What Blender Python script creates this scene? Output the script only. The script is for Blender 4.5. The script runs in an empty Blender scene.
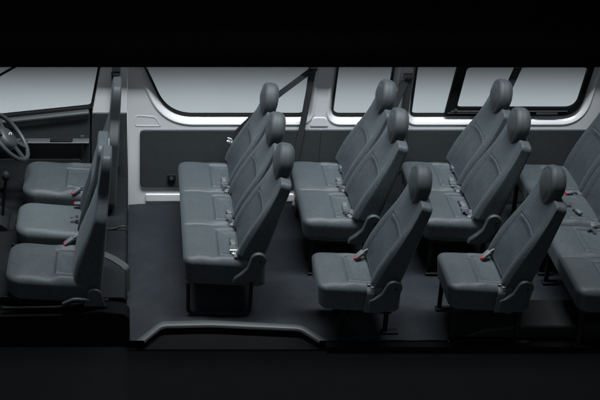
import bpy, bmesh, math, random
from mathutils import Vector, Matrix
random.seed(4)
R = math.radians
scene = bpy.context.scene
col = scene.collection

# ------------------------------------------------------------------ materials
def mat(name, base, rough=.6, metal=0., spec=.5, var=.0, vscale=30., bump=0., bscale=200., sheen=0., coat=0., stretch=None, streak=0.):
    m = bpy.data.materials.new(name); m.use_nodes = True
    nt = m.node_tree; N = nt.nodes; L = nt.links
    b = N['Principled BSDF']
    b.inputs['Base Color'].default_value = (*base, 1)
    b.inputs['Roughness'].default_value = rough
    b.inputs['Metallic'].default_value = metal
    b.inputs['Specular IOR Level'].default_value = spec
    if sheen:
        b.inputs['Sheen Weight'].default_value = sheen
        b.inputs['Sheen Roughness'].default_value = .5
        b.inputs['Sheen Tint'].default_value = (.75, .9, 1, 1)
    if coat:
        b.inputs['Coat Weight'].default_value = coat
        b.inputs['Coat Roughness'].default_value = .15
    tc = N.new('ShaderNodeTexCoord')
    src = tc.outputs['Object']
    if stretch:
        mp = N.new('ShaderNodeMapping'); mp.inputs['Scale'].default_value = stretch
        L.new(src, mp.inputs['Vector']); src = mp.outputs['Vector']
    if var:
        n1 = N.new('ShaderNodeTexNoise'); n1.inputs['Scale'].default_value = vscale
        n1.inputs['Detail'].default_value = 6; n1.inputs['Roughness'].default_value = .65
        L.new(src, n1.inputs['Vector'])
        mr = N.new('ShaderNodeMapRange')
        mr.inputs['From Min'].default_value = .3; mr.inputs['From Max'].default_value = .7
        mr.inputs['To Min'].default_value = 1 - var; mr.inputs['To Max'].default_value = 1 + var
        L.new(n1.outputs['Fac'], mr.inputs['Value'])
        mx = N.new('ShaderNodeVectorMath'); mx.operation = 'SCALE'
        mx.inputs[0].default_value = base
        L.new(mr.outputs['Result'], mx.inputs['Scale'])
        if streak:                      # fine weave running along the seat
            mp2 = N.new('ShaderNodeMapping'); mp2.inputs['Scale'].default_value = (70, 300, 70); L.new(tc.outputs['Object'], mp2.inputs['Vector'])
            n3 = N.new('ShaderNodeTexNoise'); n3.inputs['Scale'].default_value = 1.; n3.inputs['Detail'].default_value = 3
            L.new(mp2.outputs['Vector'], n3.inputs['Vector'])
            m3 = N.new('ShaderNodeMapRange'); m3.inputs['From Min'].default_value = .3; m3.inputs['From Max'].default_value = .7
            m3.inputs['To Min'].default_value = 1-streak; m3.inputs['To Max'].default_value = 1+streak
            L.new(n3.outputs['Fac'], m3.inputs['Value'])
            m4 = N.new('ShaderNodeVectorMath'); m4.operation = 'SCALE'
            L.new(mx.outputs['Vector'], m4.inputs[0]); L.new(m3.outputs['Result'], m4.inputs['Scale']); mx = m4
        L.new(mx.outputs['Vector'], b.inputs['Base Color'])
    if bump:
        n2 = N.new('ShaderNodeTexNoise'); n2.inputs['Scale'].default_value = bscale
        n2.inputs['Detail'].default_value = 4
        L.new(src, n2.inputs['Vector'])
        bp = N.new('ShaderNodeBump'); bp.inputs['Strength'].default_value = bump
        bp.inputs['Distance'].default_value = .004
        L.new(n2.outputs['Fac'], bp.inputs['Height'])
        L.new(bp.outputs['Normal'], b.inputs['Normal'])
    return m

M = {}
M['fabric'] = mat('seat_fabric', (.0320, .0405, .0460), .58, var=.04, vscale=45, bump=.2, bscale=450, sheen=.08, spec=.45, streak=.30)
M['fabric_light'] = mat('middle_seat_fabric', (.054, .067, .074), .62, var=.07, vscale=60, bump=.2, bscale=420, spec=.45, streak=.2)
M['insert'] = mat('woven_insert', (.0375, .0475, .0540), .62, var=.06, vscale=45, bump=.25, bscale=420, spec=.4, streak=.42)
M['fabric_dark'] = mat('headrest_fabric', (.021, .0265, .030), .66, var=.10, vscale=70, bump=.22, bscale=420, sheen=.05, spec=.5)
M['plastic'] = mat('dark_plastic', (.034, .041, .045), .5, var=.08, vscale=40, bump=.12, bscale=600)
M['black'] = mat('black_metal', (.0045, .005, .0055), .6, spec=.2, var=.1, bump=.06, bscale=300)
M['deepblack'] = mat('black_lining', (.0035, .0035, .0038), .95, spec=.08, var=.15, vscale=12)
M['paint'] = mat('silver_paint', (.62, .627, .648), .3, spec=.5, var=.025, vscale=5, bump=.02, bscale=500, coat=.25)
M['pillar'] = mat('pale_pillar_trim', (.74, .75, .775), .5, var=.02, vscale=6)
M['trim'] = mat('wall_trim_vinyl', (.028, .033, .0365), .7, spec=.35, var=.1, vscale=25, bump=.2, bscale=350)
M['trim_lit'] = mat('door_trim_lit', (.038, .044, .047), .45, var=.06, vscale=25, bump=.1, bscale=350)  # lighter vinyl: the lit look of ledge and armrest is put into colour
M['floor'] = mat('floor_vinyl', (.0066, .0088, .0124), .6, spec=.3, var=.22, vscale=7, bump=.9, bscale=11)
M['deck'] = mat('deck_vinyl', (.0075, .0092, .011), .75, spec=.12, var=.1, vscale=14, bump=.2, bscale=120)
M['sill'] = mat('scuff_plate', (.036, .040, .043), .55, var=.12, vscale=40, bump=.12, bscale=200, stretch=(.2, 1, 1))
M['rubber'] = mat('rubber', (.008, .0085, .009), .6, var=.1)
M['webbing'] = mat('belt_webbing', (.022, .025, .027), .75, var=.08, vscale=120, bump=.3, bscale=500)
M['webbing_light'] = mat('belt_webbing_light', (.045, .053, .058), .75, var=.08, vscale=120, bump=.3, bscale=500)
M['chrome'] = mat('steel', (.42, .44, .46), .32, metal=1., var=.05)
M['buckle'] = mat('buckle_plastic', (.075, .085, .09), .5, var=.06)
M['red'] = mat('red_button', (.55, .02, .03), .4, var=.05)
M['studio'] = mat('studio_floor', (.085, .095, .105), .9, spec=.2, var=.06, vscale=3)
M['backdrop'] = mat('backdrop_paper', (.43, .448, .462), .9, spec=.1, var=.015, vscale=2)
M['plastic_dark'] = mat('black_plastic', (.008, .009, .010), .65, spec=.25, var=.1, bump=.1, bscale=300)
M['pale'] = mat('pale_tongue', (.75, .77, .78), .35, var=.03)
M['anchor'] = mat('anchor_plastic', (.20, .205, .215), .5, var=.05)

def glass_mat():
    m = bpy.data.materials.new('window_glass'); m.use_nodes = True
    nt = m.node_tree; N = nt.nodes; L = nt.links
    N.remove(N['Principled BSDF'])
    tr = N.new('ShaderNodeBsdfTransparent'); tr.inputs['Color'].default_value = (.93, .955, .96, 1)
    gl = N.new('ShaderNodeBsdfGlossy'); gl.inputs['Roughness'].default_value = .02
    fr = N.new('ShaderNodeFresnel'); fr.inputs['IOR'].default_value = 1.3
    mx = N.new('ShaderNodeMixShader')
    L.new(fr.outputs[0], mx.inputs[0]); L.new(tr.outputs[0], mx.inputs[1]); L.new(gl.outputs[0], mx.inputs[2])
    L.new(mx.outputs[0], N['Material Output'].inputs['Surface'])
    return m
M['glass'] = glass_mat()

# ------------------------------------------------------------------ mesh helpers
class Geo:
    def __init__(s): s.v = []; s.f = []; s.m2 = []; s.mat2 = None
    def add(s, verts, faces, mx=None):
        o = len(s.v)
        s.v += [tuple(mx @ Vector(p)) if mx else tuple(p) for p in verts]
        s.f += [tuple(i + o for i in f) for f in faces]
        return s
    def bm(s, bm, mx=None):
        bm.verts.index_update()
        s.add([v.co[:] for v in bm.verts], [[v.index for v in f.verts] for f in bm.faces], mx); bm.free(); return s
    def build(s, name, material, parent=None, sharp=38):
        me = bpy.data.meshes.new(name); me.from_pydata(s.v, [], s.f)
        b = bmesh.new(); b.from_mesh(me)
        bmesh.ops.recalc_face_normals(b, faces=b.faces)
        b.to_mesh(me); b.free()
        me.set_sharp_from_angle(angle=R(sharp))
        for p in me.polygons: p.use_smooth = len(p.vertices) <= 4
        me.materials.append(material)
        if s.mat2 and s.m2:
            me.materials.append(s.mat2)
            for i in s.m2: me.polygons[i].material_index = 1
        o = bpy.data.objects.new(name, me); col.objects.link(o)
        if parent: o.parent = parent
        return o

def box(g, c, s, bev=.004, rot=None, seg=2):
    bm = bmesh.new(); bmesh.ops.create_cube(bm, size=1)
    bmesh.ops.scale(bm, vec=s, verts=bm.verts)
    if bev: bmesh.ops.bevel(bm, geom=bm.edges[:], offset=min(bev, min(s)*.45), segments=seg, profile=.5, affect='EDGES')
    mx = Matrix.Translation(c)
    if rot: mx = mx @ rot
    return g.bm(bm, mx)

def prism(g, pts, a, b, axis='Y', bev=.004, seg=2):
    """extrude a 2D outline between a and b along an axis; pts are (x,z) for Y, (y,z) for X, (x,y) for Z"""
    bm = bmesh.new()
    def P(p, t): return {'Y': (p[0], t, p[1]), 'X': (t, p[0], p[1]), 'Z': (p[0], p[1], t)}[axis]
    v0 = [bm.verts.new(P(p, a)) for p in pts]; v1 = [bm.verts.new(P(p, b)) for p in pts]
    n = len(pts)
    bm.faces.new(v0); bm.faces.new(v1[::-1])
    for i in range(n): bm.faces.new((v0[i], v1[i], v1[(i+1) % n], v0[(i+1) % n]))
    bmesh.ops.recalc_face_normals(bm, faces=bm.faces)
    if bev:
        cap = [e for e in bm.edges if len({v in v0 for v in e.verts}) == 1]
        bmesh.ops.bevel(bm, geom=cap, offset=bev, segments=seg, profile=.5, affect='EDGES', clamp_overlap=True)
    return g.bm(bm)

def smooth_path(pts, rad=.03, n=6):
    pts = [Vector(p) for p in pts]; out = [pts[0]]
    for i in range(1, len(pts)-1):
        a, b, c = pts[i-1], pts[i], pts[i+1]
        r = min(rad, (a-b).length*.45, (c-b).length*.45)
        p0 = b + (a-b).normalized()*r; p2 = b + (c-b).normalized()*r
        for k in range(n+1):
            t = k/n; out.append(p0*(1-t)**2 + b*2*t*(1-t) + p2*t*t)
    out.append(pts[-1]); return out

def tube(g, pts, r, n=10, closed=False, caps=True):
    pts = [Vector(p) for p in pts]; m = len(pts); V = []; F = []
    up = None
    for i, p in enumerate(pts):
        if closed: d = (pts[(i+1) % m]-pts[i-1]).normalized()
        else: d = (pts[min(i+1, m-1)]-pts[max(i-1, 0)]).normalized()
        if up is None: up = d.orthogonal().normalized()
        up = (up - d*up.dot(d)).normalized(); w = d.cross(up)
        rr = r(i/(m-1)) if callable(r) else r
        for k in range(n):
            a = 2*math.pi*k/n; V.append(p + up*math.cos(a)*rr + w*math.sin(a)*rr)
    for i in range(m if closed else m-1):
        j = (i+1) % m
        for k in range(n): F.append((i*n+k, i*n+(k+1) % n, j*n+(k+1) % n, j*n+k))
    if caps and not closed: F += [tuple(range(n))[::-1], tuple(range((m-1)*n, m*n))]
    return g.add(V, F)

def ribbon(g, pts, wdir, w=.047, th=.003):
    pts = [Vector(p) for p in pts]; m = len(pts); V = []; F = []
    for i, p in enumerate(pts):
        wd = Vector(wdir(i/(m-1)) if callable(wdir) else wdir).normalized()
        d = (pts[min(i+1, m-1)]-pts[max(i-1, 0)]).normalized()
        nn = d.cross(wd).normalized()
        for a, b in ((-1, -1), (1, -1), (1, 1), (-1, 1)): V.append(p + wd*a*w/2 + nn*b*th/2)
    for i in range(m-1):
        for k in range(4): F.append((i*4+k, i*4+(k+1) % 4, i*4+4+(k+1) % 4, i*4+4+k))
    F += [(3, 2, 1, 0), tuple(range((m-1)*4, m*4))]
    return g.add(V, F)

def axis_samples(L, r, step):
    h = L/2; e = [-h + r*(1-math.cos(math.pi/2*k/6)) for k in range(7)]
    n = max(2, int((L-2*r)/step)); mid = [-h+r+(L-2*r)*k/n for k in range(1, n)]
    return e + mid + [-t for t in reversed(e)]

def slab(g, W, H, T, rt, rb, rc, hf=None, step=.008, deform=None, inside=None):
    """an upholstered block: plan W x H with rounded corners, thickness T, a rounded and sculpted top face"""
    ps = axis_samples(W, rt, step); qs = axis_samples(H, rt, step); nu, nv = len(ps), len(qs)
    rc = max(rc, rt)
    def rnd(p, q, W=W, H=H, rc=rc):
        a = abs(p)-(W/2-rc); b = abs(q)-(H/2-rc)
        if a > 0 and b > 0:
            k = max(a, b)/math.hypot(a, b); a *= k; b *= k
            return math.copysign(W/2-rc+a, p), math.copysign(H/2-rc+b, q)
        return p, q
    V = []; F = []
    for p in ps:
        for q in qs:
            e = min(W/2-abs(p), H/2-abs(q)); e = max(e, 0)
            s = T if e >= rt else T-rt+math.sqrt(max(0, rt*rt-(rt-e)**2))
            x, y = rnd(p, q)
            if hf: s += hf(x, y)*min(1, e/rt)
            V.append((x, y, s))
    for i in range(nu-1):
        for j in range(nv-1):
            if inside and inside((ps[i]+ps[i+1])/2, (qs[j]+qs[j+1])/2): g.m2.append(len(g.f)+len(F))
            F.append((i*nv+j, (i+1)*nv+j, (i+1)*nv+j+1, i*nv+j+1))
    loop = [i*nv for i in range(nu)] + [(nu-1)*nv+j for j in range(1, nv)] + [i*nv+nv-1 for i in range(nu-2, -1, -1)] + [j for j in range(nv-2, 0, -1)]
    base = [V[i] for i in loop]; n = len(loop); prev = loop
    levels = [(T-rt-(T-rt-rb)*k/5, 0) for k in range(1, 6)] + [(rb*(1-math.sin(math.pi/2*k/4)), rb*(1-math.cos(math.pi/2*k/4))) for k in range(1, 5)]
    for s, ins in levels:
        cur = []
        for x, y, _ in base:
            cur.append(len(V)); V.append((x*(1-2*ins/W), y*(1-2*ins/H), s))
        for k in range(n): F.append((prev[k], prev[(k+1) % n], cur[(k+1) % n], cur[k]))
        prev = cur
    c = len(V); V.append((0, 0, 0))
    for k in range(n): F.append((prev[k], prev[(k+1) % n], c))
    if deform: V = [deform(*v) for v in V]
    return g.add(V, F)

def sm(a, b, x):
    t = min(1, max(0, (x-a)/(b-a))); return t*t*(3-2*t)
def groove(d, w=.006, dep=.007): return -dep*math.exp(-(d/w)**2)
def sdbox(x, y, hx, hy, r):
    a = abs(x)-hx+r; b = abs(y)-hy+r
    return math.hypot(max(a, 0), max(b, 0)) + min(max(a, b), 0) - r

def empty(name, loc, label, cat, group=None):
    o = bpy.data.objects.new(name, None); o.empty_display_size = .1; col.objects.link(o)
    o.location = loc; o['label'] = label; o['category'] = cat
    if group: o['group'] = group
    return o
def tag(o, label, cat, group=None):
    o['label'] = label; o['category'] = cat
    if group: o['group'] = group
def struct(o): o['kind'] = 'structure'; return o

# ------------------------------------------------------------------ upholstery
def cushion(g, x0, x1, ya, yb, zt, T, seats, rt=.042, rb=.025, ins=(.43, .150), tilt=.03, rc=.06, step=.005, nose=.03, crown=.012, bol=.013, fab='fabric'):
    """x0 front, x1 rear, ya near, yb far; seats = number of places across"""
    D = x1-x0; W = yb-ya; sw = W/seats
    def hf(p, q):                       # p along depth, q across
        h = 0
        u = p+D/2
        k = min(seats-1, max(0, int((q+W/2)/sw))); yc = -W/2+(k+.5)*sw
        dy = q-yc
        # soft crown of each place and valley between places
        h += (crown*(1-(2*dy/sw)**4)*sm(0, .12, u) - crown)*(1 if seats == 1 else .55)
        h += .010*math.exp(-((u-.13)/.1)**2)                  # thigh roll
        # insert panel: seams ahead of it and on both sides
        x_in = D*ins[0]; hw = min(ins[1], sw*.345)
        if u > x_in-.05:
            du = x_in-u; sd = abs(dy)-hw
            h += groove(du, .0048, .011)*sm(.010, -.010, sd)
            h += groove(sd, .006, .009)*sm(.02, -.01, du)
            h += -.007*sm(.004, -.05, du)*sm(.008, -.05, sd) + .001*math.exp(-((du+.018)/.014)**2)*sm(.01, -.02, sd)
            h += bol*math.exp(-((abs(dy)-sw*.42)/.035)**2)*sm(.05, -.05, du)
        for b in range(1, seats):
            yb_ = -W/2+b*sw
            h += -.004*math.exp(-((q-yb_)/.03)**2)*sm(0, .06, u)
            h += groove(abs(q-yb_), .005, .005)
        # tiny creases of worn fabric
        h += .0012*math.sin(31*q+9*u+3*math.sin(17*u))*math.sin(13*u+5*q)
        return h
    def df(p, q, s):
        u = p+D/2; f = s/T
        x = x0+u+nose*(1-f)*(1-u/D)*.6                       # the front face leans in towards the bottom
        return (x, (ya+yb)/2+q*(1-.012*(1-f)), zt-T+s-tilt*u/D)
    def inside(p, q):
        k = min(seats-1, max(0, int((q+W/2)/sw))); dy = q+W/2-(k+.5)*sw
        return p+D/2 > D*ins[0] and abs(dy) < min(ins[1], sw*.345)
    g.mat2 = M['insert']
    slab(g, D, W, T, rt, rb, rc, hf, step, df, inside)
    return g

def backrest(g, xb, zb, H, yc, W, T, alpha, taper=.8, tt=.45, ribs=0., rt=.02, rb=.03, rc=.045, step=.008, shoulder=.5, arch=.0, insert=True, high=False):
    """xb, zb: foot of the rear face; leans back by alpha; front face looks to -x"""
    sa, ca = math.sin(R(alpha)), math.cos(R(alpha))
    def hf(p, q):
        v = q+H/2; t = v/H; h = 0
        h += .012*(1-(2*p/W)**4) - .008
        if insert:
            hw = W*.325; vt = .60*H - .012*(p/hw)**2
            dt = v-vt; sd = abs(p)-hw
            h += groove(dt, .0048, .011)*sm(.012, -.012, sd)
            h += groove(sd, .007, .010)*sm(.03, -.01, dt)
            h += -.013*sm(.004, -.05, dt)*sm(.01, -.06, sd) + .0015*math.exp(-((dt+.02)/.016)**2)*sm(.01, -.03, sd)
            # bolsters beside the insert
            h += .022*math.exp(-((abs(p)-W*.43)/.036)**2)*sm(.88, .5, t)
            if ribs: h += ribs*math.sin(v*2*math.pi/.019)*sm(-.01, .02, dt)*sm(W*.46, W*.42, abs(p))
        h += .008*math.exp(-((t-.28)/.2)**2)
        h += .0012*math.sin(27*p+11*v+3*math.sin(15*v))*math.sin(12*v+6*p)
        return h
    def df(p, q, s):
        v = q+H/2; t = v/H
        ws = 1-(1-taper)*sm(shoulder, 1.02, t)
        ts = 1-(1-tt)*sm(-.05, 1.0, t)
        if high:                        # narrow head part carried on the shoulders
            ws = (1-.05*sm(.2, .6, t)) - (.95-taper)*sm(.58, .755, t) - .04*sm(.85, 1.02, t)
            ts = 1-.60*sm(.12, .74, t)-.05*sm(.74, 1, t)
        v2 = v-arch*(2*p/W)**2*sm(.6, 1, t)*(0 if high else 1)
        return (xb+v2*sa-s*ts*ca, yc+p*ws, zb+v2*ca+s*ts*sa)
    g.mat2 = M['insert']
    slab(g, W, H, T, rt, rb, rc, hf, step, df, (lambda p, q: abs(p) < W*.325 and q+H/2 < .60*H-.012*(p/(W*.325))**2) if insert else None)
    return g

def headrest(g, c, W=.225, H=.275, T=.100, alpha=9, low=.60):
    sa, ca = math.sin(R(alpha)), math.cos(R(alpha))
    def hf(p, q):
        ro = math.hypot(2*p/W, 2*q/H)
        return .022*(1-(2*p/W)**2)*(1-(2*q/H)**2) - .007*math.exp(-((ro-.80)/.05)**2) + .0012*math.sin(40*p+17*q)*math.sin(31*q)
    def df(p, q, s):
        t = q/H+.5; ws = (low+(1-low)*sm(-.15, .55, t))*(1-.10*sm(.55, 1.05, t)); ts = .62+.38*sm(-.05, .6, t)
        s2 = (s-T*.45)*ts
        return (c[0]+q*sa-s2*ca, c[1]+p*ws, c[2]+q*ca+s2*sa)
    slab(g, W, H, T, .024, .045, min(W, H)*.48, hf, .010, df)
    return g

def part_headrest(parent, c, **k):
    o = headrest(Geo(), c, **k).build('headrest', M['fabric_dark'], parent, 50)
    for s in (-1, 1):
        g = Geo(); tube(g, [(c[0]+.008, c[1]+s*.045, c[2]-.17), (c[0]+.008, c[1]+s*.045, c[2]-.05)], .006, 8)
        g.build('headrest_post', M['chrome'], parent)
    return o

def buckle(parent, c, yaw=0, tiltx=20, red=True, light=True, scale=1.):
    rot = Matrix.Rotation(R(yaw), 4, 'Z') @ Matrix.Rotation(R(tiltx), 4, 'Y')
    g = Geo(); box(g, c, (.058*scale, .034*scale, .022*scale), .006, rot, 3)
    b = g.build('buckle', M['buckle'], parent)
    up = rot @ Vector((1, 0, 0))
    if red:
        g = Geo(); cc = Vector(c) - up*.0285*scale
        box(g, cc, (.012*scale, .026*scale, .017*scale), .002, rot); g.build('release_button', M['red'], b)
    g = Geo(); tube(g, [Vector(c)+up*.025*scale, Vector(c)+up*.06*scale+Vector((0, 0, -.012)), Vector(c)+up*.085*scale+Vector((0, 0, -.05))], .008*scale, 8)
    g.build('buckle_stalk', M['plastic'], b)
    return b

def tongue(parent, c, yaw=0, tiltx=0, mt='chrome', sc=1.):
    rot = Matrix.Rotation(R(yaw), 4, 'Z') @ Matrix.Rotation(R(tiltx), 4, 'Y')
    g = Geo()
    bm = bmesh.new()
    out = [(-.012, -.026), (.012, -.026), (.012, .026), (-.012, .026)]
    gg = Geo()
    box(gg, (0, 0, 0), (.02, .052, .008), .002)
    box(gg, (-.022, 0, 0), (.030, .009, .0035), .001); box(gg, (-.040, 0, 0), (.008, .026, .0035), .001)
    box(gg, (-.022, .011, 0), (.032, .005, .0035), .001); box(gg, (-.022, -.011, 0), (.032, .005, .0035), .001)
    bm.free()
    g.add(gg.v, gg.f, Matrix.Translation(c) @ rot @ Matrix.Scale(sc, 4))
    return g.build('belt_tongue', M[mt], parent)

def arc_pts(cx, cz, r, a0, a1, n=10): return [(cx+r*math.cos(R(a0+(a1-a0)*k/n)), cz+r*math.sin(R(a0+(a1-a0)*k/n))) for k in range(n+1)]

def hinge_cover(parent, r, y, zt=0., big=False, name='recliner_cover'):
    """plastic side cover over the recliner: a round head and an arm that runs forward under the cushion"""
    cx, cz = r-.163, .455+zt
    head = arc_pts(cx, cz, .052, -28, 158, 14)
    if big:
        pts = head + [(r-.240, .410+zt), (r-.285, .375+zt), (r-.315, .36+zt), (r-.315, .275+zt), (r-.245, .262+zt), (r-.185, .290+zt), (r-.128, .36+zt)]
    else:
        pts = head + [(r-.235, .395+zt), (r-.270, .355+zt), (r-.318, .315+zt), (r-.325, .282+zt), (r-.245, .268+zt), (r-.185, .305+zt), (r-.138, .38+zt)]
    g = Geo(); prism(g, pts, y-.026, y+.012, 'Y', .009, 3)
    o = g.build(name, M['plastic2'], parent, 50)
    g = Geo(); tube(g, [(cx+.012, y-.029, cz-.005), (cx+.012, y-.020, cz-.005)], .008, 12)
    g.build('cover_screw', M['black'], o)
    return o
M['plastic2'] = mat('grey_plastic', (.027, .033, .037), .5, var=.08, vscale=40, bump=.12, bscale=600)

def tube_legs(parent, x0, x1, ys, ztop, r=.013):
    for y in ys:
        g = Geo()
        tube(g, smooth_path([(x0, y, ztop), (x0+.004, y, r+.001), (x1-.004, y, r+.001), (x1, y, ztop)], .045, 8), r, 10)
        g.build('leg_frame', M['black'], parent)
    for x in (x0+.05, x1-.05):
        g = Geo(); tube(g, [(x, ys[0], ztop-.01), (x, ys[-1], ztop-.01)], r, 8); g.build('cross_bar', M['black'], parent)

def post_legs(parent, x0, x1, ys, ztop):
    for y in ys:
        g = Geo(); box(g, (x0, y, ztop/2), (.028, .022, ztop), .004); box(g, (x0+.03, y, .008), (.11, .05, .014), .004); g.build('leg', M['black'], parent)
        g = Geo(); box(g, (x1, y, ztop/2), (.028, .022, ztop), .004); box(g, (x1+.03, y, .008), (.11, .05, .014), .004); g.build('leg', M['black'], parent)
    g = Geo()
    for y in ys: box(g, ((x0+x1)/2, y, ztop-.012), (x1-x0+.06, .03, .028), .004)
    box(g, (x0+.06, (ys[0]+ys[-1])/2, ztop-.01), (.03, abs(ys[-1]-ys[0]), .02), .004); box(g, (x1-.06, (ys[0]+ys[-1])/2, ztop-.01), (.03, abs(ys[-1]-ys[0]), .02), .004)
    g.build('seat_frame', M['black'], parent)

def strap_buckles(root, r, ypos, z=.436):
    """the cluster of webbing, tongue and buckle tucked between cushion and backrest"""
    for k, y in enumerate(ypos):
        j = random.uniform(-.006, .006); x = r-.320+j
        buckle(root, (x, y+.075, z+.008), random.uniform(75, 105), random.uniform(-5, 12), red=False, scale=1.)
        buckle(root, (x+.012, y-.075, z+.004), random.uniform(60, 120), random.uniform(0, 15), red=False, scale=.9)
        g = Geo()
        ribbon(g, smooth_path([(r-.262, y-.05, z-.01), (r-.29, y-.03, z+.020), (x, y-.01, z+.012), (x-.004, y+.05, z+.012)], .02, 4), lambda t: (.3+.7*t, .95-.6*t, .15), .040, .004)
        g.build('lap_strap', M['webbing_light'], root)
        tongue(root, (x-.002, y-.02, z+.018), random.uniform(75, 105), random.uniform(-12, 12))

def row_backs(root, r, ycs, W, ribs=0., hz=1.062, H=.635):
    for yc in ycs:
        b = backrest(Geo(), r-.136, .40, H, yc, W, .158, 17, taper=.90, tt=.50, ribs=ribs, arch=.010, rc=.030, rt=.015, shoulder=.3, step=.005).build('backrest', M['fabric'], root, 50)
        part_headrest(b, (r-.002+random.uniform(-.004, .004), yc, hz+random.uniform(-.006, .006)), alpha=9+random.uniform(-2.5, 2.5))

# ------------------------------------------------------------------ passenger seats in the rear
GS = 'passenger seats in rows behind the cab'
R2, R3, R4 = .954, 1.777, 2.601
YA, S = -.310, .451
YB = -1.528

# three-place bench
t = empty('bench_seat', (R2-.4, YA-S, 0), 'long three-place grey bench with three headrests, on black tube legs behind the front seats', 'bench seat', GS)
def local(root, loc):            # children are laid out in world numbers; the root's own offset is taken out again
    for ch in root.children: ch.matrix_parent_inverse = Matrix.Translation(loc).inverted()
bn = YA-2*S-.215; bf = YA+.20
cushion(Geo(), R2-.652, R2-.10, bn, bf, .447, .20, 3).build('seat_cushion', M['fabric'], t, 50)
row_backs(t, R2, (YA, YA-S, YA-2*S), .425, hz=1.038, H=.612)
hinge_cover(t, R2, bn-.004); hinge_cover(t, R2, bf+.016)
tube_legs(t, R2-.615, R2-.20, (bn+.01, bf-.06), .262)
strap_buckles(t, R2, (YA-.17, YA-S-.16, YA-2*S-.09))
local(t, t.location)

# two-place seats
for r, lab in ((R3, 'two-place grey seat directly behind the long three-place bench, by the far wall'),
               (R4, 'two-place grey seat under the sliding window, in front of the rear bench')):
    t = empty('double_seat', (r-.4, YA-S/2, 0), lab, 'double seat', GS)
    n, f = YA-S-.205, YA+.20
    cushion(Geo(), r-.64, r-.10, n, f, .450, .165, 2).build('seat_cushion', M['fabric'], t, 50)
    row_backs(t, r, (YA, YA-S), .425)
    hinge_cover(t, r, n-.004); hinge_cover(t, r, f+.016)
    post_legs(t, r-.56, r-.20, (n+.03, f-.06), .285)
    strap_buckles(t, r, (YA-.17, YA-S-.06))
    buckle(t, (r-.27, YA+.07, .452), 90, 8, red=False); tongue(t, (r-.262, YA+.03, .448), 95, 5)
    local(t, t.location)

# single seats
for r, ribs, lab in ((R3, 0., 'single grey seat with plain backrest nearest the door step, beside the first two-place seat'),
                     (R4, .0013, 'single grey seat with finely ribbed backrest nearest the viewer, in front of the rear bench')):
    t = empty('single_seat', (r-.4, YB, 0), lab, 'single seat', GS)
    n, f = YB-.205, YB+.205
    cushion(Geo(), r-.635, r-.10, n, f, .455, .185, 1, ins=(.37, .138), rt=.04).build('seat_cushion', M['fabric'], t, 50)
    row_backs(t, r, (YB,), .415, ribs=ribs)
    hinge_cover(t, r, n-.006, big=True); hinge_cover(t, r, f+.018, big=True)
    post_legs(t, r-.575 if ribs else r-.44, r-.16, (n+.03, f-.03) if ribs else (n+.13, f-.05), .275)
    buckle(t, (r-.325, f-.085, .472), 20, -35, scale=1.1)
    g = Geo(); ribbon(g, smooth_path([(r-.275, n+.07, .425), (r-.30, n+.02, .435), (r-.305, n-.014, .415), (r-.318, n-.030, .275)], .02, 5), (1, 0, 0), .047, .004)
    g.build('lap_strap', M['webbing_light'], t); tongue(t, (r-.298, n+.035, .445), 100, 5)
    local(t, t.location)

# rear bench in two halves
for (n, f), lab, rot in (((-.985, -.150), 'far half of the rear bench, by the far wall behind the second two-place seat', 0),
                         ((-1.785, -.990), 'near half of the rear bench, behind the ribbed single seat', 1)):
    t = empty('rear_bench_seat', (3.0, (n+f)/2, 0), lab, 'rear bench seat', 'halves of the rear bench')
    cushion(Geo(), 2.765 if rot else 2.80, 3.235, n, f, .450, .165, 2, ins=(.42, .13)).build('seat_cushion', M['fabric'], t, 50)
    w = (f-n)/2
    for k in range(2):
        yc = n+w*(k+.5)
        b = backrest(Geo(), 3.312, .37, .68, yc, w-.008, .14, 15, taper=.90, tt=.5, arch=.010, rc=.030, rt=.015, shoulder=.3, step=.005).build('backrest', M['fabric'], t, 50)
        part_headrest(b, (3.46, yc, 1.11), alpha=11)
    post_legs(t, 2.83, 3.2, (n+.05, f-.06), .285)
    if rot: hinge_cover(t, 3.30, n-.002)
    if rot == 0:
        buckle(t, (3.075, -.60, .455), 15, 0, scale=.9)
        tongue(t, (3.02, -.74, .452), 50, 5); buckle(t, (3.06, -.85, .45), 110, 0, red=False, scale=.9)
    else:
        tongue(t, (3.07, -1.06, .452), 130, 5); buckle(t, (3.10, -1.02, .455), 70, 0, red=False, scale=1.)
        g = Geo(); ribbon(g, smooth_path([(3.2, -1.0, .44), (3.13, -1.02, .462), (3.06, -1.06, .45)], .03, 4), (.3, 1, 0), .04, .004); g.build('lap_strap', M['webbing_light'], t)
    local(t, t.location)

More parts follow.
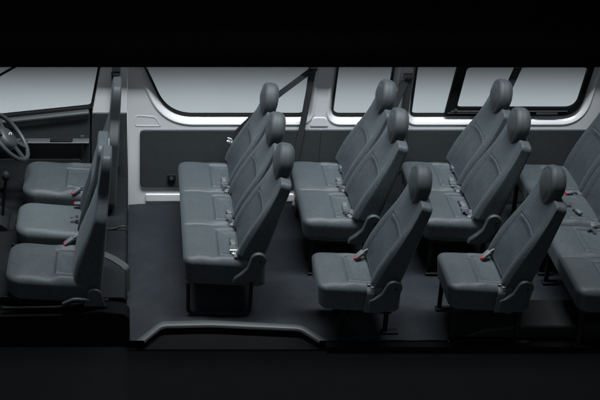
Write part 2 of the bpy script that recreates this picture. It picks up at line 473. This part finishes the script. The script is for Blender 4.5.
# ------------------------------------------------------------------ front seats
GF = 'front row seats'
def front_seat(name, n, f, x0, x1, zt, T, lab, dx=0., head=True, hw=.24, top=.93, seats=1, backW=None, zb=.27, ins=True):
    t = empty(name, ((x0+x1)/2, (n+f)/2, .20), lab, 'front seat', GF)
    cushion(Geo(), x0, x1, n, f, zt, T, 1, ins=(.52, .13) if ins else (2., .1), rt=.045, tilt=.04, rc=.10, bol=.020 if ins else 0., crown=.014 if ins else .006).build('seat_cushion', M['fabric'] if ins else M['fabric_light'], t, 50)
    yc = (n+f)/2; W = backW or (f-n-.01)
    b = backrest(Geo(), -.205+dx-(.024 if dx == -.0001 else 0), zb, ((1.215 if dx > 0 else 1.255) if head else top)-zb, yc, W, .185 if head else .17, (4.5 if dx < .01 and head else 3), taper=.56 if head else .86, tt=.42, rt=.036 if head else .024, rc=.09 if head else .06, shoulder=.55, arch=.008, high=head, insert=not head).build('backrest', M['fabric_dark'] if dx > 0 else M['fabric'], t, 50)  # driver's back takes the darker fabric to stand in for dimmer light
    g = Geo()
    for y in (n+.05, f-.05): box(g, ((x0+x1)/2-.02, y, zt-T-.02), (x1-x0, .035, .04), .006)
    box(g, ((x0+x1)/2, yc, zt-T-.012), (x1-x0-.08, f-n-.06, .02), .005)
    g.build('seat_rail', M['black'], t)
    return t
t = front_seat('front_seat', -.600, -.125, -.825, -.22, .465, .15, 'grey driver seat by the far wall, behind the steering wheel', dx=.05)
buckle(t, (-.43, -.575, .455), 25, -30, scale=1.05); local(t, t.location)
t = front_seat('front_seat', -1.085, -.685, -.835, -.24, .445, .13, 'small flat-cushioned middle front seat without headrest, between driver and passenger seats', head=False, dx=-.025, top=1.05, backW=.34, ins=False)
g = Geo(); box(g, (-.196, -.82, .86), (.020, .20, .20), .006); g.build('back_tray', M['anchor'], t)
buckle(t, (-.405, -.745, .452), 0, 0, scale=1.0, red=True); tongue(t, (-.41, -.93, .452), 5, 0); local(t, t.location)
t = front_seat('front_seat', -1.650, -1.205, -.845, -.23, .455, .165, 'grey front passenger seat nearest the viewer, seen edge-on with black lever on its side', dx=-.0001)
buckle(t, (-.45, -1.235, .462), 25, -30, scale=1.1)
g = Geo(); tube(g, smooth_path([(-.30, -1.665, .30), (-.40, -1.675, .315), (-.47, -1.67, .275)], .03, 5), .011, 10); g.build('recliner_lever', M['plastic'], t)
g = Geo(); tube(g, smooth_path([(-.86, -1.66, .235), (-.50, -1.665, .245), (-.42, -1.665, .262), (-.18, -1.64, .285)], .04, 5), .010, 10); g.build('side_rail', M['black'], t)
prism(Geo(), arc_pts(-.27, .33, .05, 0, 180, 10) + [(-.34, .25), (-.20, .25)], -1.668, -1.648, 'Y', .006).build('recliner_cover', M['plastic'], t)
local(t, t.location)

# ------------------------------------------------------------------ van wall
wall = empty('van_wall', (1.6, 0, 0), 'silver painted van side wall with dark trim panels and three windows, behind the seats', 'van wall')
def rloop(pts, rads, n=8):
    """2D outline with each corner rounded by its own radius"""
    out = []; m = len(pts)
    for i in range(m):
        a, b, c = Vector(pts[i-1]), Vector(pts[i]), Vector(pts[(i+1) % m]); r = rads[i]
        d1 = (a-b).normalized(); d2 = (c-b).normalized()
        ang = d1.angle(d2); L = min(r/math.tan(ang/2), (a-b).length*.48, (c-b).length*.48)
        p0, p2 = b+d1*L, b+d2*L
        for k in range(n+1):
            t_ = k/n; out.append(p0*(1-t_)**2+b*2*t_*(1-t_)+p2*t_*t_)
    return [(p.x, p.y) for p in out]
def offset(lp, ox, oz):
    m = len(lp); out = []
    ar = sum(lp[i][0]*lp[(i+1) % m][1]-lp[(i+1) % m][0]*lp[i][1] for i in range(m)); sg = 1 if ar > 0 else -1
    for i in range(m):
        a, c = Vector(lp[i-1]), Vector(lp[(i+1) % m]); d = (c-a)
        if d.length < 1e-7: out.append(lp[i]); continue
        d.normalize(); nx, nz = d.y*sg, -d.x*sg
        out.append((lp[i][0]+nx*ox, lp[i][1]+nz*oz))
    return out
ZT = 1.235
win = [rloop([(.012, ZT), (.225, .738), (1.262, .738), (1.283, ZT)], [.03, .30, .06, .03], 14),
       rloop([(1.474, ZT), (1.448, .738), (1.868, .738), (1.900, ZT)], [.03, .07, .05, .03], 10),
       rloop([(2.052, ZT), (2.036, .738), (3.298, .738), (3.375, ZT)], [.03, .05, .17, .03], 12)]
RX, RZ = [.06, .05, .05], .070
crest = [offset(w, RX[i], RZ) for i, w in enumerate(win)]
outer = [(-.068, -.10), (3.78, -.10), (3.78, 1.36), (-.068, 1.36)]
def planar(loops, y):
    bm = bmesh.new(); ed = []
    for lp in loops:
        vs = [bm.verts.new((p[0], y, p[1])) for p in lp]
        for i in range(len(vs)): ed.append(bm.edges.new((vs[i], vs[(i+1) % len(vs)])))
    bmesh.ops.triangle_fill(bm, use_beauty=True, use_dissolve=False, edges=ed)
    return bm
g = Geo(); g.bm(planar([outer]+crest, 0.))
prof = [(0, 0), (.12, -.004), (.26, -.006), (.42, -.002), (.58, .008), (.72, .021), (.85, .033), (.94, .040), (1, .044), (1, .075)]
for w, c in zip(win, crest):
    m = len(w); V = []; F = []
    for f_, y in prof:
        for i in range(m): V.append((c[i][0]+(w[i][0]-c[i][0])*f_, y, c[i][1]+(w[i][1]-c[i][1])*f_))
    for k in range(len(prof)-1):
        for i in range(m): F.append((k*m+i, k*m+(i+1) % m, (k+1)*m+(i+1) % m, (k+1)*m+i))
    g.add(V, F)
g.bm(planar([outer]+win, .075))
body = g.build('body_panel', M['paint'], wall, 30)
def ring(g, a, b, y0, y1):
    m = len(a); V = [(p[0], y, p[1]) for y in (y0, y1) for lp in (a, b) for p in lp]; F = []
    for i in range(m):
        j = (i+1) % m
        F += [(i, j, m+j, m+i), (2*m+i, 3*m+i, 3*m+j, 2*m+j), (i, 2*m+i, 2*m+j, j), (m+i, m+j, 3*m+j, 3*m+i)]
    return g.add(V, F)
# seals and panes
for i, w in enumerate(win):
    fr = ring(Geo(), offset(w, -.0005, -.0005), offset(w, -.014, -.012), .030, .062).build('window_seal', M['rubber'], wall)
    gp = Geo(); lp = offset(w, -.008, -.008)
    prism(gp, lp, .048, .054, 'Y', 0).build('glass', M['glass'], fr)
# sliding pane frame of the rear window
so = rloop([(2.358, 1.225), (2.292, .748), (3.280, .748), (3.355, 1.225)], [.01, .012, .150, .01], 10)
si = rloop([(2.420, 1.150), (2.375, .815), (3.262, .815), (3.310, 1.150)], [.035, .035, .095, .035], 10)
g = Geo(); ring(g, so, si, .010, .040)
sf = g.build('slider_frame', M['black'], wall)
g = Geo(); tube(g, [(2.335, .004, .792), (3.20, .004, .792)], .0045, 6); box(g, (2.62, .004, .776), (.62, .008, .010), .002)
g.build('slider_rail', M['plastic2'], sf)
g = Geo(); box(g, (2.368, .001, .800), (.022, .014, .024), .004); box(g, (3.05, .004, .772), (.16, .012, .022), .004); g.build('latch', M['plastic'], sf)
# trim panels
def panel(pts, rads, y=-.014, mt='trim'):
    g = Geo(); prism(g, rloop(pts, rads, 6), y, .004, 'Y', .005, 2); return g.build('trim_panel', M[mt], wall, 40)
panel([(.022, .148), (1.2100, .148), (1.2100, .640), (.022, .640)], [.045, .02, .01, .035])
panel([(1.2105, .02), (1.3748, .02), (1.3748, .642), (1.2105, .642)], [.01]*4)
panel([(1.3752, .02), (2.0208, .02), (2.0208, .642), (1.3752, .642)], [.01]*4)
panel([(2.0212, .02), (2.9028, .02), (2.9028, .642), (2.0212, .642)], [.01]*4)
panel([(2.9032, .02), (3.70, .02), (3.70, .642), (2.9032, .642)], [.01]*4)
# pressed shapes in the painted metal
g = Geo(); prism(g, rloop([(.065, .020), (1.20, .020), (1.20, .085), (.065, .085)], [.012]*4, 5), -.010, .003, 'Y', .006, 3); g.build('pressed_rib', M['paint'], wall, 50)
def dome(x0, x1, z0, z1):
    lo = rloop([(x0, z0), (x1, z0), (x1-(x1-x0)*.12, z1), (x0+(x1-x0)*.12, z1)], [.008, .008, .035, .035], 6)
    li = offset(lo, -.010, -.010)
    g = Geo(); prism(g, lo, -.0055, .003, 'Y', .0045, 3); g.build('pressed_cap', M['paint'], wall, 50)
dome(1.292, 1.428, .668, .745)
lo = rloop([(-.015, .668), (.185, .668), (.140, .752), (-.015, .764)], [.02, .012, .05, .03], 6)
g = Geo(); ring(g, lo, offset(lo, -.010, -.009), -.0018, .003); g.build('pressed_cap', M['paint'], wall, 50)
# socket on the first trim panel
g = Geo(); box(g, (.262, -.020, .235), (.062, .016, .062), .008); s_ = g.build('socket', M['black'], wall)
g = Geo(); tube(g, [(.262, -.034, .235), (.262, -.027, .235)], .014, 14); g.build('socket_lid', M['plastic'], s_)
# lower trim of the front pillar and the pillar itself
g = Geo(); prism(g, rloop([(-.354, 0.05), (-.074, 0.05), (-.074, .786), (-.334, .786)], [.01, .01, .008, .01], 4), -.020, .02, 'Y', .005); g.build('pillar_trim', M['trim'], wall)
g = Geo(); prism(g, rloop([(-.334, .775), (-.0705, .775), (-.0705, 1.36), (-.232, 1.36)], [.01]*4, 3), -.004, .07, 'Y', .006); g.build('front_pillar', M['pillar'], wall)
# high roof lining: black for the dark fade above the windows; lip shaped to shade the wall
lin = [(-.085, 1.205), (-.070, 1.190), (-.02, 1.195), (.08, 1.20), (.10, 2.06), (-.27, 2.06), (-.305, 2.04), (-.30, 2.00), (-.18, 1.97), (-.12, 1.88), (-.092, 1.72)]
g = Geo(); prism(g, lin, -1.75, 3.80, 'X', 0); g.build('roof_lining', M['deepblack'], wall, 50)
# small bars on the deck line: wall foot below the floor
local(wall, wall.location)

# ------------------------------------------------------------------ front door
door = empty('front_door', (-.9, 0, .1), 'dark trimmed driver door with ledge and armrest in a lit tone, beyond the steering wheel', 'van door')
dx0 = -1.75
top = lambda x: .735+(x+1.02)*.120
op = rloop([(dx0, top(dx0)+.02), (-.345, top(-.345)+.012), (-.262, 1.28), (dx0, 1.28)], [.02, .03, .03, .02], 6)
pan = rloop([(dx0, .05), (-.352, .05), (-.352, top(-.352)-.008), (dx0, top(dx0)-.008)], [.01, .05, .03, .01], 6)
g = Geo(); prism(g, pan, -.010, .06, 'Y', .008); g.build('door_panel', M['trim'], door)
# shaped upper panel sweeping down to the front, lit look put into its colour
def strip(g, xs, prof):
    V = []; F = []; n = len(prof(xs[0]))
    for x in xs: V += [(x, y, z) for y, z in prof(x)]
    for i in range(len(xs)-1):
        for k in range(n): F.append((i*n+k, i*n+(k+1) % n, (i+1)*n+(k+1) % n, (i+1)*n+k))
    F += [tuple(range(n)), tuple(range((len(xs)-1)*n, len(xs)*n))[::-1]]
    return g.add(V, F)
xs = [dx0+(-.358-dx0)*k/40 for k in range(41)]
g = Geo(); strip(g, xs, lambda x: [(-.006, top(x)-.085-.02*sm(-.4, -1.2, x)), (-.018, top(x)-.06), (-.038, top(x)-.03), (-.040, top(x)-.016), (-.030, top(x)-.006), (.03, top(x)-.004), (.03, top(x)-.08)])
g.build('door_ledge', M['trim_lit'], door, 60)
g = Geo(); strip(g, xs, lambda x: [(-.006, .530), (-.05, .545), (-.064, .555), (-.066, .562), (-.056, .568), (-.004, .572), (.0, .53)])
arm = g.build('armrest', M['trim_lit'], door, 60)
g = Geo(); box(g, (-.565, -.040, .571), (.17, .045, .012), .005); g.build('grip', M['black'], arm)
g = Geo(); box(g, (-.86, -.040, .574), (.09, .034, .014), .005); sw = g.build('switch_panel', M['plastic'], arm)
g = Geo(); box(g, (-.84, -.040, .583), (.02, .016, .010), .003); g.build('switch', M['chrome'], sw)
g = Geo(); box(g, (-.41, -.014, .45), (.03, .012, .30), .006); g.build('door_edge_trim', M['plastic'], door)
g = Geo(); prism(g, rloop([(dx0, .14), (-.42, .14), (-.42, .40), (dx0, .40)], [.03]*4), -.022, -.006, 'Y', .006); g.build('door_pocket', M['trim'], door)
g = Geo(); ring(g, offset(op, .026, .016), op, .006, .05); fr = g.build('window_seal', M['rubber'], door)
g = Geo(); prism(g, offset(op, .004, .004), .036, .042, 'Y', 0); g.build('glass', M['glass'], fr)
g = Geo(); tube(g, [(-1.12, .008, 1.02), (-.72, .008, 1.26)], .010, 8); g.build('quarter_bar', M['rubber'], door)
g = Geo(); box(g, (-.352, .062, .40), (.04, .012, .78), .002); g.build('door_seal', M['rubber'], door)
local(door, door.location)

# ------------------------------------------------------------------ steering wheel, dashboard, gear lever
c0 = Vector((-.918, -.36, .775)); bt = R(50)
u = Vector((math.cos(bt), 0, -math.sin(bt))); v = Vector((0, 1, 0)); ax = u.cross(v).normalized()
if ax.x < 0: ax = -ax
sw_t = empty('steering_wheel', c0, 'dark four-spoke steering wheel with oval chrome emblem, in front of the driver seat', 'steering wheel')
rad = .200
g = Geo(); tube(g, [c0+(u*math.cos(a)+v*math.sin(a))*rad for a in [2*math.pi*k/64 for k in range(64)]], .0165, 12, closed=True); g.build('rim', M['plastic'], sw_t)
g = Geo()
hub = [(math.cos(a)*.085*(1+.12*math.cos(2*a)), math.sin(a)*.092) for a in [2*math.pi*k/28 for k in range(28)]]
V = []; F = []
for k, (f_, h) in enumerate([(1, -.045), (1, -.012), (.93, .002), (.78, .012), (.5, .019), (.2, .022)]):
    V += [c0+u*p[0]*f_+v*p[1]*f_+ax*h for p in hub]
nh = len(hub)
for k in range(5):
    for i in range(nh): F.append((k*nh+i, k*nh+(i+1) % nh, (k+1)*nh+(i+1) % nh, (k+1)*nh+i))
F += [tuple(range(nh))[::-1], tuple(range(5*nh, 6*nh))]
g.add(V, F); g.build('hub', M['plastic'], sw_t, 60)
for a in (25, -25, 145, -145):
    d = u*math.cos(R(a))+v*math.sin(R(a))
    g = Geo(); ribbon(g, [c0+d*.07-ax*.006, c0+d*.13-ax*.003, c0+d*rad], d.cross(ax), .034, .014); g.build('spoke', M['plastic'], sw_t)
g = Geo(); e0 = c0+ax*.0235-u*.012
tube(g, [e0+v*math.cos(a)*.024+u*math.sin(a)*.016 for a in [2*math.pi*k/28 for k in range(28)]], .0025, 6, closed=True)
tube(g, [e0+v*math.cos(a)*.009+u*math.sin(a)*.0145 for a in [2*math.pi*k/20 for k in range(20)]], .002, 6, closed=True)
tube(g, [e0-u*.006+v*math.cos(a)*.017+u*math.sin(a)*.008 for a in [2*math.pi*k/20 for k in range(20)]], .002, 6, closed=True)
g.build('emblem', M['chrome'], sw_t)
g = Geo(); tube(g, [c0-ax*.03, c0-ax*.30], lambda t: .045+.02*t, 18); g.build('column', M['plastic'], sw_t)
local(sw_t, sw_t.location)

g = Geo(); prism(g, rloop([(-1.62, .16), (-1.20, .16), (-1.12, .40), (-1.06, .62), (-1.10, .80), (-1.30, .86), (-1.62, .82)], [.02, .05, .05, .06, .07, .05, .02], 5), -1.60, -.03, 'Y', .02, 3)
o = g.build('dashboard', M['trim'], None, 50); tag(o, 'dark dashboard in front of the steering wheel', 'dashboard')

gl = empty('gear_lever', (-.955, -.66, .05), 'short dark gear lever with round knob, below the steering wheel', 'gear lever')
g = Geo(); tube(g, [(-.955, -.66, .30), (-.92, -.65, .60)], .010, 10); g.build('shaft', M['black'], gl)
bm = bmesh.new(); bmesh.ops.create_uvsphere(bm, u_segments=20, v_segments=14, radius=.030); g = Geo(); g.bm(bm, Matrix.Translation((-.918, -.65, .62)) @ Matrix.Diagonal((1, 1, 1.25, 1))); g.build('knob', M['plastic_dark'], gl)
g = Geo(); prism(g, rloop([(-1.30, .0), (-.90, .0), (-.905, .27), (-.96, .31), (-1.30, .33)], [.01, .02, .05, .05, .01], 5), -.78, -.54, 'Y', .015, 3); g.build('console', M['plastic_dark'], gl)
local(gl, gl.location)

# ------------------------------------------------------------------ floor, step, cab deck
fl = [(-.066, -1.54), (.012, -1.685), (.152, -1.512), (.484, -1.500), (1.071, -1.548), (1.222, -1.685), (3.75, -1.685), (3.75, -.012), (-.066, -.012)]
fl[0] = (-.066, -1.685)
def floor_mesh():
    """vinyl sheet, softly wavy, as a fine grid inside the outline"""
    g = Geo()
    bm = bmesh.new(); vs = [bm.verts.new((p[0], p[1], 0)) for p in fl]; bm.faces.new(vs)
    for k in range(1, 128):
        x = -.066+3.816*k/128
        bmesh.ops.bisect_plane(bm, geom=bm.verts[:]+bm.edges[:]+bm.faces[:], plane_co=(x, 0, 0), plane_no=(1, 0, 0))
    for k in range(1, 60):
        bmesh.ops.bisect_plane(bm, geom=bm.verts[:]+bm.edges[:]+bm.faces[:], plane_co=(0, -1.685+1.67*k/60, 0), plane_no=(0, 1, 0))
    for w in bm.verts:
        x, y = w.co.x, w.co.y
        w.co.z = .003*math.sin(9*x+4*y+2*math.sin(5*y))+.0022*math.sin(23*x-7*y+1.3)+.002*math.sin(6*y+17*x+3*math.sin(3*x)) - .002
    g.bm(bm); return g
o = floor_mesh().build('van_floor', M['floor'], None, 60); struct(o)
g = Geo()
prism(g, [(p[0], p[1]) for p in fl], -.055, -.012, 'Z', 0); o = g.build('floor_underside', M['deepblack'], None); struct(o)

step = empty('door_step', (.6, -1.6, -.05), 'pale grey scuff strip with angled ends along the near floor edge', 'door step')
so_ = [(-.01, -1.700), (.130, -1.524), (.165, -1.492), (.484, -1.480), (1.075, -1.528), (1.110, -1.556), (1.240, -1.700)]
si_ = [(.050, -1.700), (.158, -1.562), (.188, -1.546), (.484, -1.536), (1.052, -1.576), (1.082, -1.592), (1.178, -1.700)]
def rail(pts): return [Vector((p.x, p.y)) for p in smooth_path([(a, b, 0) for a, b in pts], .06, 6)]
ra, rb_ = rail(so_), rail(si_)
n = min(len(ra), len(rb_)); V = []; F = []
hs = [(0, .002), (.05, .007), (.12, .009), (.88, .009), (.96, .006), (1, -.012)]
for i in range(n):
    for f_, z in hs: p = ra[i]*(1-f_)+rb_[i]*f_; V.append((p.x, p.y, z))
k_ = len(hs)
for i in range(n-1):
    for k in range(k_-1): F.append((i*k_+k, (i+1)*k_+k, (i+1)*k_+k+1, i*k_+k+1))
g = Geo(); g.add(V, F); g.build('scuff_strip', M['sill'], step, 50)
g = Geo(); prism(g, [(-.06, -1.70), (1.30, -1.70), (1.30, -1.50), (-.06, -1.50)], -.075, -.060, 'Z', .004); g.build('step_tread', M['deepblack'], step)
g = Geo()
for i in range(len(si_)-1):
    a, b = si_[i], si_[i+1]
    g.add([(a[0], a[1]+.012, -.05), (b[0], b[1]+.012, -.05), (b[0], b[1]+.012, -.06), (a[0], a[1]+.012, -.06)], [(0, 1, 2, 3)])
g.build('step_riser', M['deepblack'], step)
local(step, step.location)

g = Geo(); prism(g, [(1.222, -1.70), (3.75, -1.70), (3.75, -1.76), (1.222, -1.76)], -.055, .006, 'Z', .01)  # black strip added where the near floor falls into shade
o = g.build('shade_rocker', M['deepblack'], None); tag(o, 'black body edge added for shade along the near floor, right of the door step', 'shade strip')

deck = empty('cab_deck', (-.3, -.8, 0), 'raised dark vinyl deck behind and under the front seats, with a cross seam', 'cab deck')
prof_ = rloop([(-1.02, .0), (-.069, .0), (-.069, .245), (-1.0, .245)], [.005, .005, .03, .06], 5)
g = Geo(); prism(g, prof_, -1.56, -.765, 'Y', .018, 3); g.build('deck_cover', M['deck'], deck, 50)
g = Geo(); prism(g, prof_, -.757, -.025, 'Y', .012, 3); g.build('deck_cover', M['deck'], deck, 50)
g = Geo(); tube(g, smooth_path([(-.30, -.76, .262), (-.16, -.765, .258), (-.115, -.72, .25), (-.075, -.715, .248), (-.060, -.73, .20)], .04, 5), .005, 8); g.build('cable', M['rubber'], deck)
cut = arc_pts(-.15, .165, .08, 0, 90, 6)
g = Geo(); prism(g, [(-1.75, -.055), (-.045, -.055), (-.045, .13)] + [(-.105+.06*math.cos(R(a)), .155+.06*math.sin(R(a))) for a in (0, 25, 50, 75, 90)] + [(-.25, .235), (-.40, .205), (-1.05, .19), (-1.75, .19)], -1.69, -1.565, 'Y', .008); g.build('cab_side_skirt', M['deepblack'], deck, 50)
local(deck, deck.location)
g = Geo(); prism(g, [(-1.75, -.9-.82), (-1.02, -.9-.82), (-1.02, -.02), (-1.75, -.02)], -.08, .015, 'Z', 0); o = g.build('cab_floor', M['floor'], None); struct(o)
g = Geo(); prism(g, rloop([(-1.05, .01), (-.86, .01), (-.90, .17), (-1.05, .20)], [.01, .05, .07, .02], 6), -1.10, -.66, 'Y', .03, 4); o = g.build('engine_tunnel', M['plastic_dark'], None, 60)
tag(o, 'dark rounded engine tunnel hump on the cab floor, ahead of the middle front seat', 'engine tunnel')

# wheel arch cover under the ribbed single seat
g = Geo(); V = []; F = []
wp = rloop([(2.06, .012), (2.24, .085), (2.50, .120), (3.0, .120), (3.26, .08), (3.42, .012)], [.0, .12, .12, .12, .12, .0], 6)
prism(g, wp, -1.69, -1.40, 'Y', .02, 3)
o = g.build('wheel_arch_cover', M['plastic_dark'], None, 50); tag(o, 'low dark wheel arch cover on the floor under the ribbed single seat', 'wheel arch')

# ------------------------------------------------------------------ seat belts on the wall
GB = 'seat belts hung on the far wall'
def belt(pts_list, anchor, lab, mt='webbing', tong=None, w=.047, guide=(.07, .03, .05)):
    t = empty('seat_belt', anchor, lab, 'seat belt', GB)
    for pts, wd in pts_list:
        g = Geo(); ribbon(g, smooth_path(pts, .06, 5), wd, w, .003); g.build('webbing', M[mt], t)
    g = Geo(); box(g, anchor, guide, .010, None, 3); a = g.build('belt_guide', M['anchor'], t)
    g = Geo(); box(g, (anchor[0], anchor[1]-.017, anchor[2]-.012), (.052, .010, .010), .003); g.build('belt_slot', M['black'], a)
    if tong: tongue(t, tong[0], tong[1], tong[2], 'pale', 1.35)
    local(t, t.location)
    return t
belt([([(1.285, -.03, 1.16), (1.235, -.024, .70), (1.175, -.022, .25)], (1, 0, .1)),
      ([(1.275, -.034, 1.15), (1.03, -.10, .98), (.85, -.10, .80), (.705, -.085, .62)], (.57, .1, -.82)),
      ([(.705, -.085, .62), (.73, -.06, .46), (.76, -.05, .20)], (1, .2, 0))],
     (1.285, -.022, 1.165), 'dark seat belt crossing the first window to a steel tongue above the three-place bench', tong=((.700, -.105, .585), 55, 62))
belt([([(1.985, -.03, 1.07), (1.985, -.024, .70), (1.975, -.022, .30)], (1, 0, 0)),
      ([(1.965, -.034, 1.06), (1.90, -.06, .88), (1.84, -.08, .72)], (.94, .1, -.35))],
     (1.985, -.022, 1.09), 'dark seat belt on the pillar between the second window and the sliding window', w=.055)
belt([([(2.78, -.03, 1.175), (2.70, -.045, .93), (2.65, -.07, .70), (2.63, -.05, .35)], (1, 0, .2))],
     (2.79, -.022, 1.19), 'dark seat belt hanging in front of the sliding window, behind the second two-place seat', w=.065)
belt([([(-.165, -.03, 1.13), (-.150, -.035, .80), (-.145, -.04, .35)], (1, 0, 0))],
     (-.150, -.020, 1.145), 'grey seat belt on the front pillar behind the driver seat', w=.045, guide=(.06, .03, .09))
t = empty('loose_strap', (-.12, -1.25, .25), 'loose dark webbing strap lying across the cab deck behind the passenger seat', 'strap')
g = Geo(); ribbon(g, smooth_path([(-.235, -1.06, .2505), (-.15, -1.13, .2505), (-.085, -1.205, .2505), (-.064, -1.225, .235), (-.062, -1.24, .06)], .02, 4), (.55, .83, 0), .055, .003); g.build('webbing', M['webbing'], t)
local(t, t.location)

# ------------------------------------------------------------------ studio
g = Geo(); g.add([(-9, -9, -.62), (12, -9, -.62), (12, 1.6, -.62), (-9, 1.6, -.62)], [(0, 1, 2, 3)])
o = g.build('studio_floor', M['studio'], None); struct(o)
g = Geo(); prism(g, [(1.25, -.60), (1.40, -.60), (1.40, 1.02), (.72, 1.02), (.72, .96), (1.25, .96)], -5, 7, 'X', 0)  # canopy along the top added to keep overhead light off the paper
o = g.build('backdrop', M['backdrop'], None); struct(o)

# ------------------------------------------------------------------ light
def area(name, loc, target, sx, sy, power, colr, spread=180):
    l = bpy.data.lights.new(name, 'AREA'); l.shape = 'RECTANGLE'; l.size = sx; l.size_y = sy; l.energy = power; l.color = colr; l.spread = R(spread)
    o = bpy.data.objects.new(name, l); col.objects.link(o); o.location = loc
    d = Vector(target)-Vector(loc); o.rotation_euler = d.to_track_quat('-Z', 'Y').to_euler()
    return o
area('overhead_softbox', (1.2, -1.08, 4.6), (1.2, -.40, .4), 4.6, .62, 140, (.93, .98, 1.0), 80)
area('front_softbox', (-3.5, -.60, 3.2), (1.2, -.9, .5), 2.4, 2.4, 16, (.92, .98, 1.0), 120)
area('camera_side_fill', (.6, -6.6, 4.2), (1.2, -.9, .5), 4.0, 2.0, 18, (.92, .97, 1.0), 120)  # added fill that lifts the near sides of the seats
area('backdrop_fill', (1.3, .30, .10), (1.3, 1.25, .08), 7.0, .05, 20.5, (.94, .975, 1.0), 64)  # added lamp, hidden behind the wall, makes the gradient in the windows
w = bpy.data.worlds.new('World'); scene.world = w; w.use_nodes = True
w.node_tree.nodes['Background'].inputs['Color'].default_value = (.55, .65, .75, 1)
w.node_tree.nodes['Background'].inputs['Strength'].default_value = .008

# ------------------------------------------------------------------ camera
cam = bpy.data.cameras.new('camera'); co = bpy.data.objects.new('camera', cam); col.objects.link(co); scene.camera = co
co.location = (.0145, -8.3174, 5.0866); co.rotation_euler = (R(90-24.1084), 0, 0)
cam.sensor_width = 36; cam.lens = 1257.78/600*36
cam.shift_x = (300-138.91)/600; cam.shift_y = (41.19-200)/600
cam.clip_start = .1; cam.clip_end = 200
scene.view_settings.view_transform = 'Standard'; scene.view_settings.look = 'None'
scene.view_settings.exposure = 0; scene.view_settings.gamma = 1
scene.render.engine = 'CYCLES'
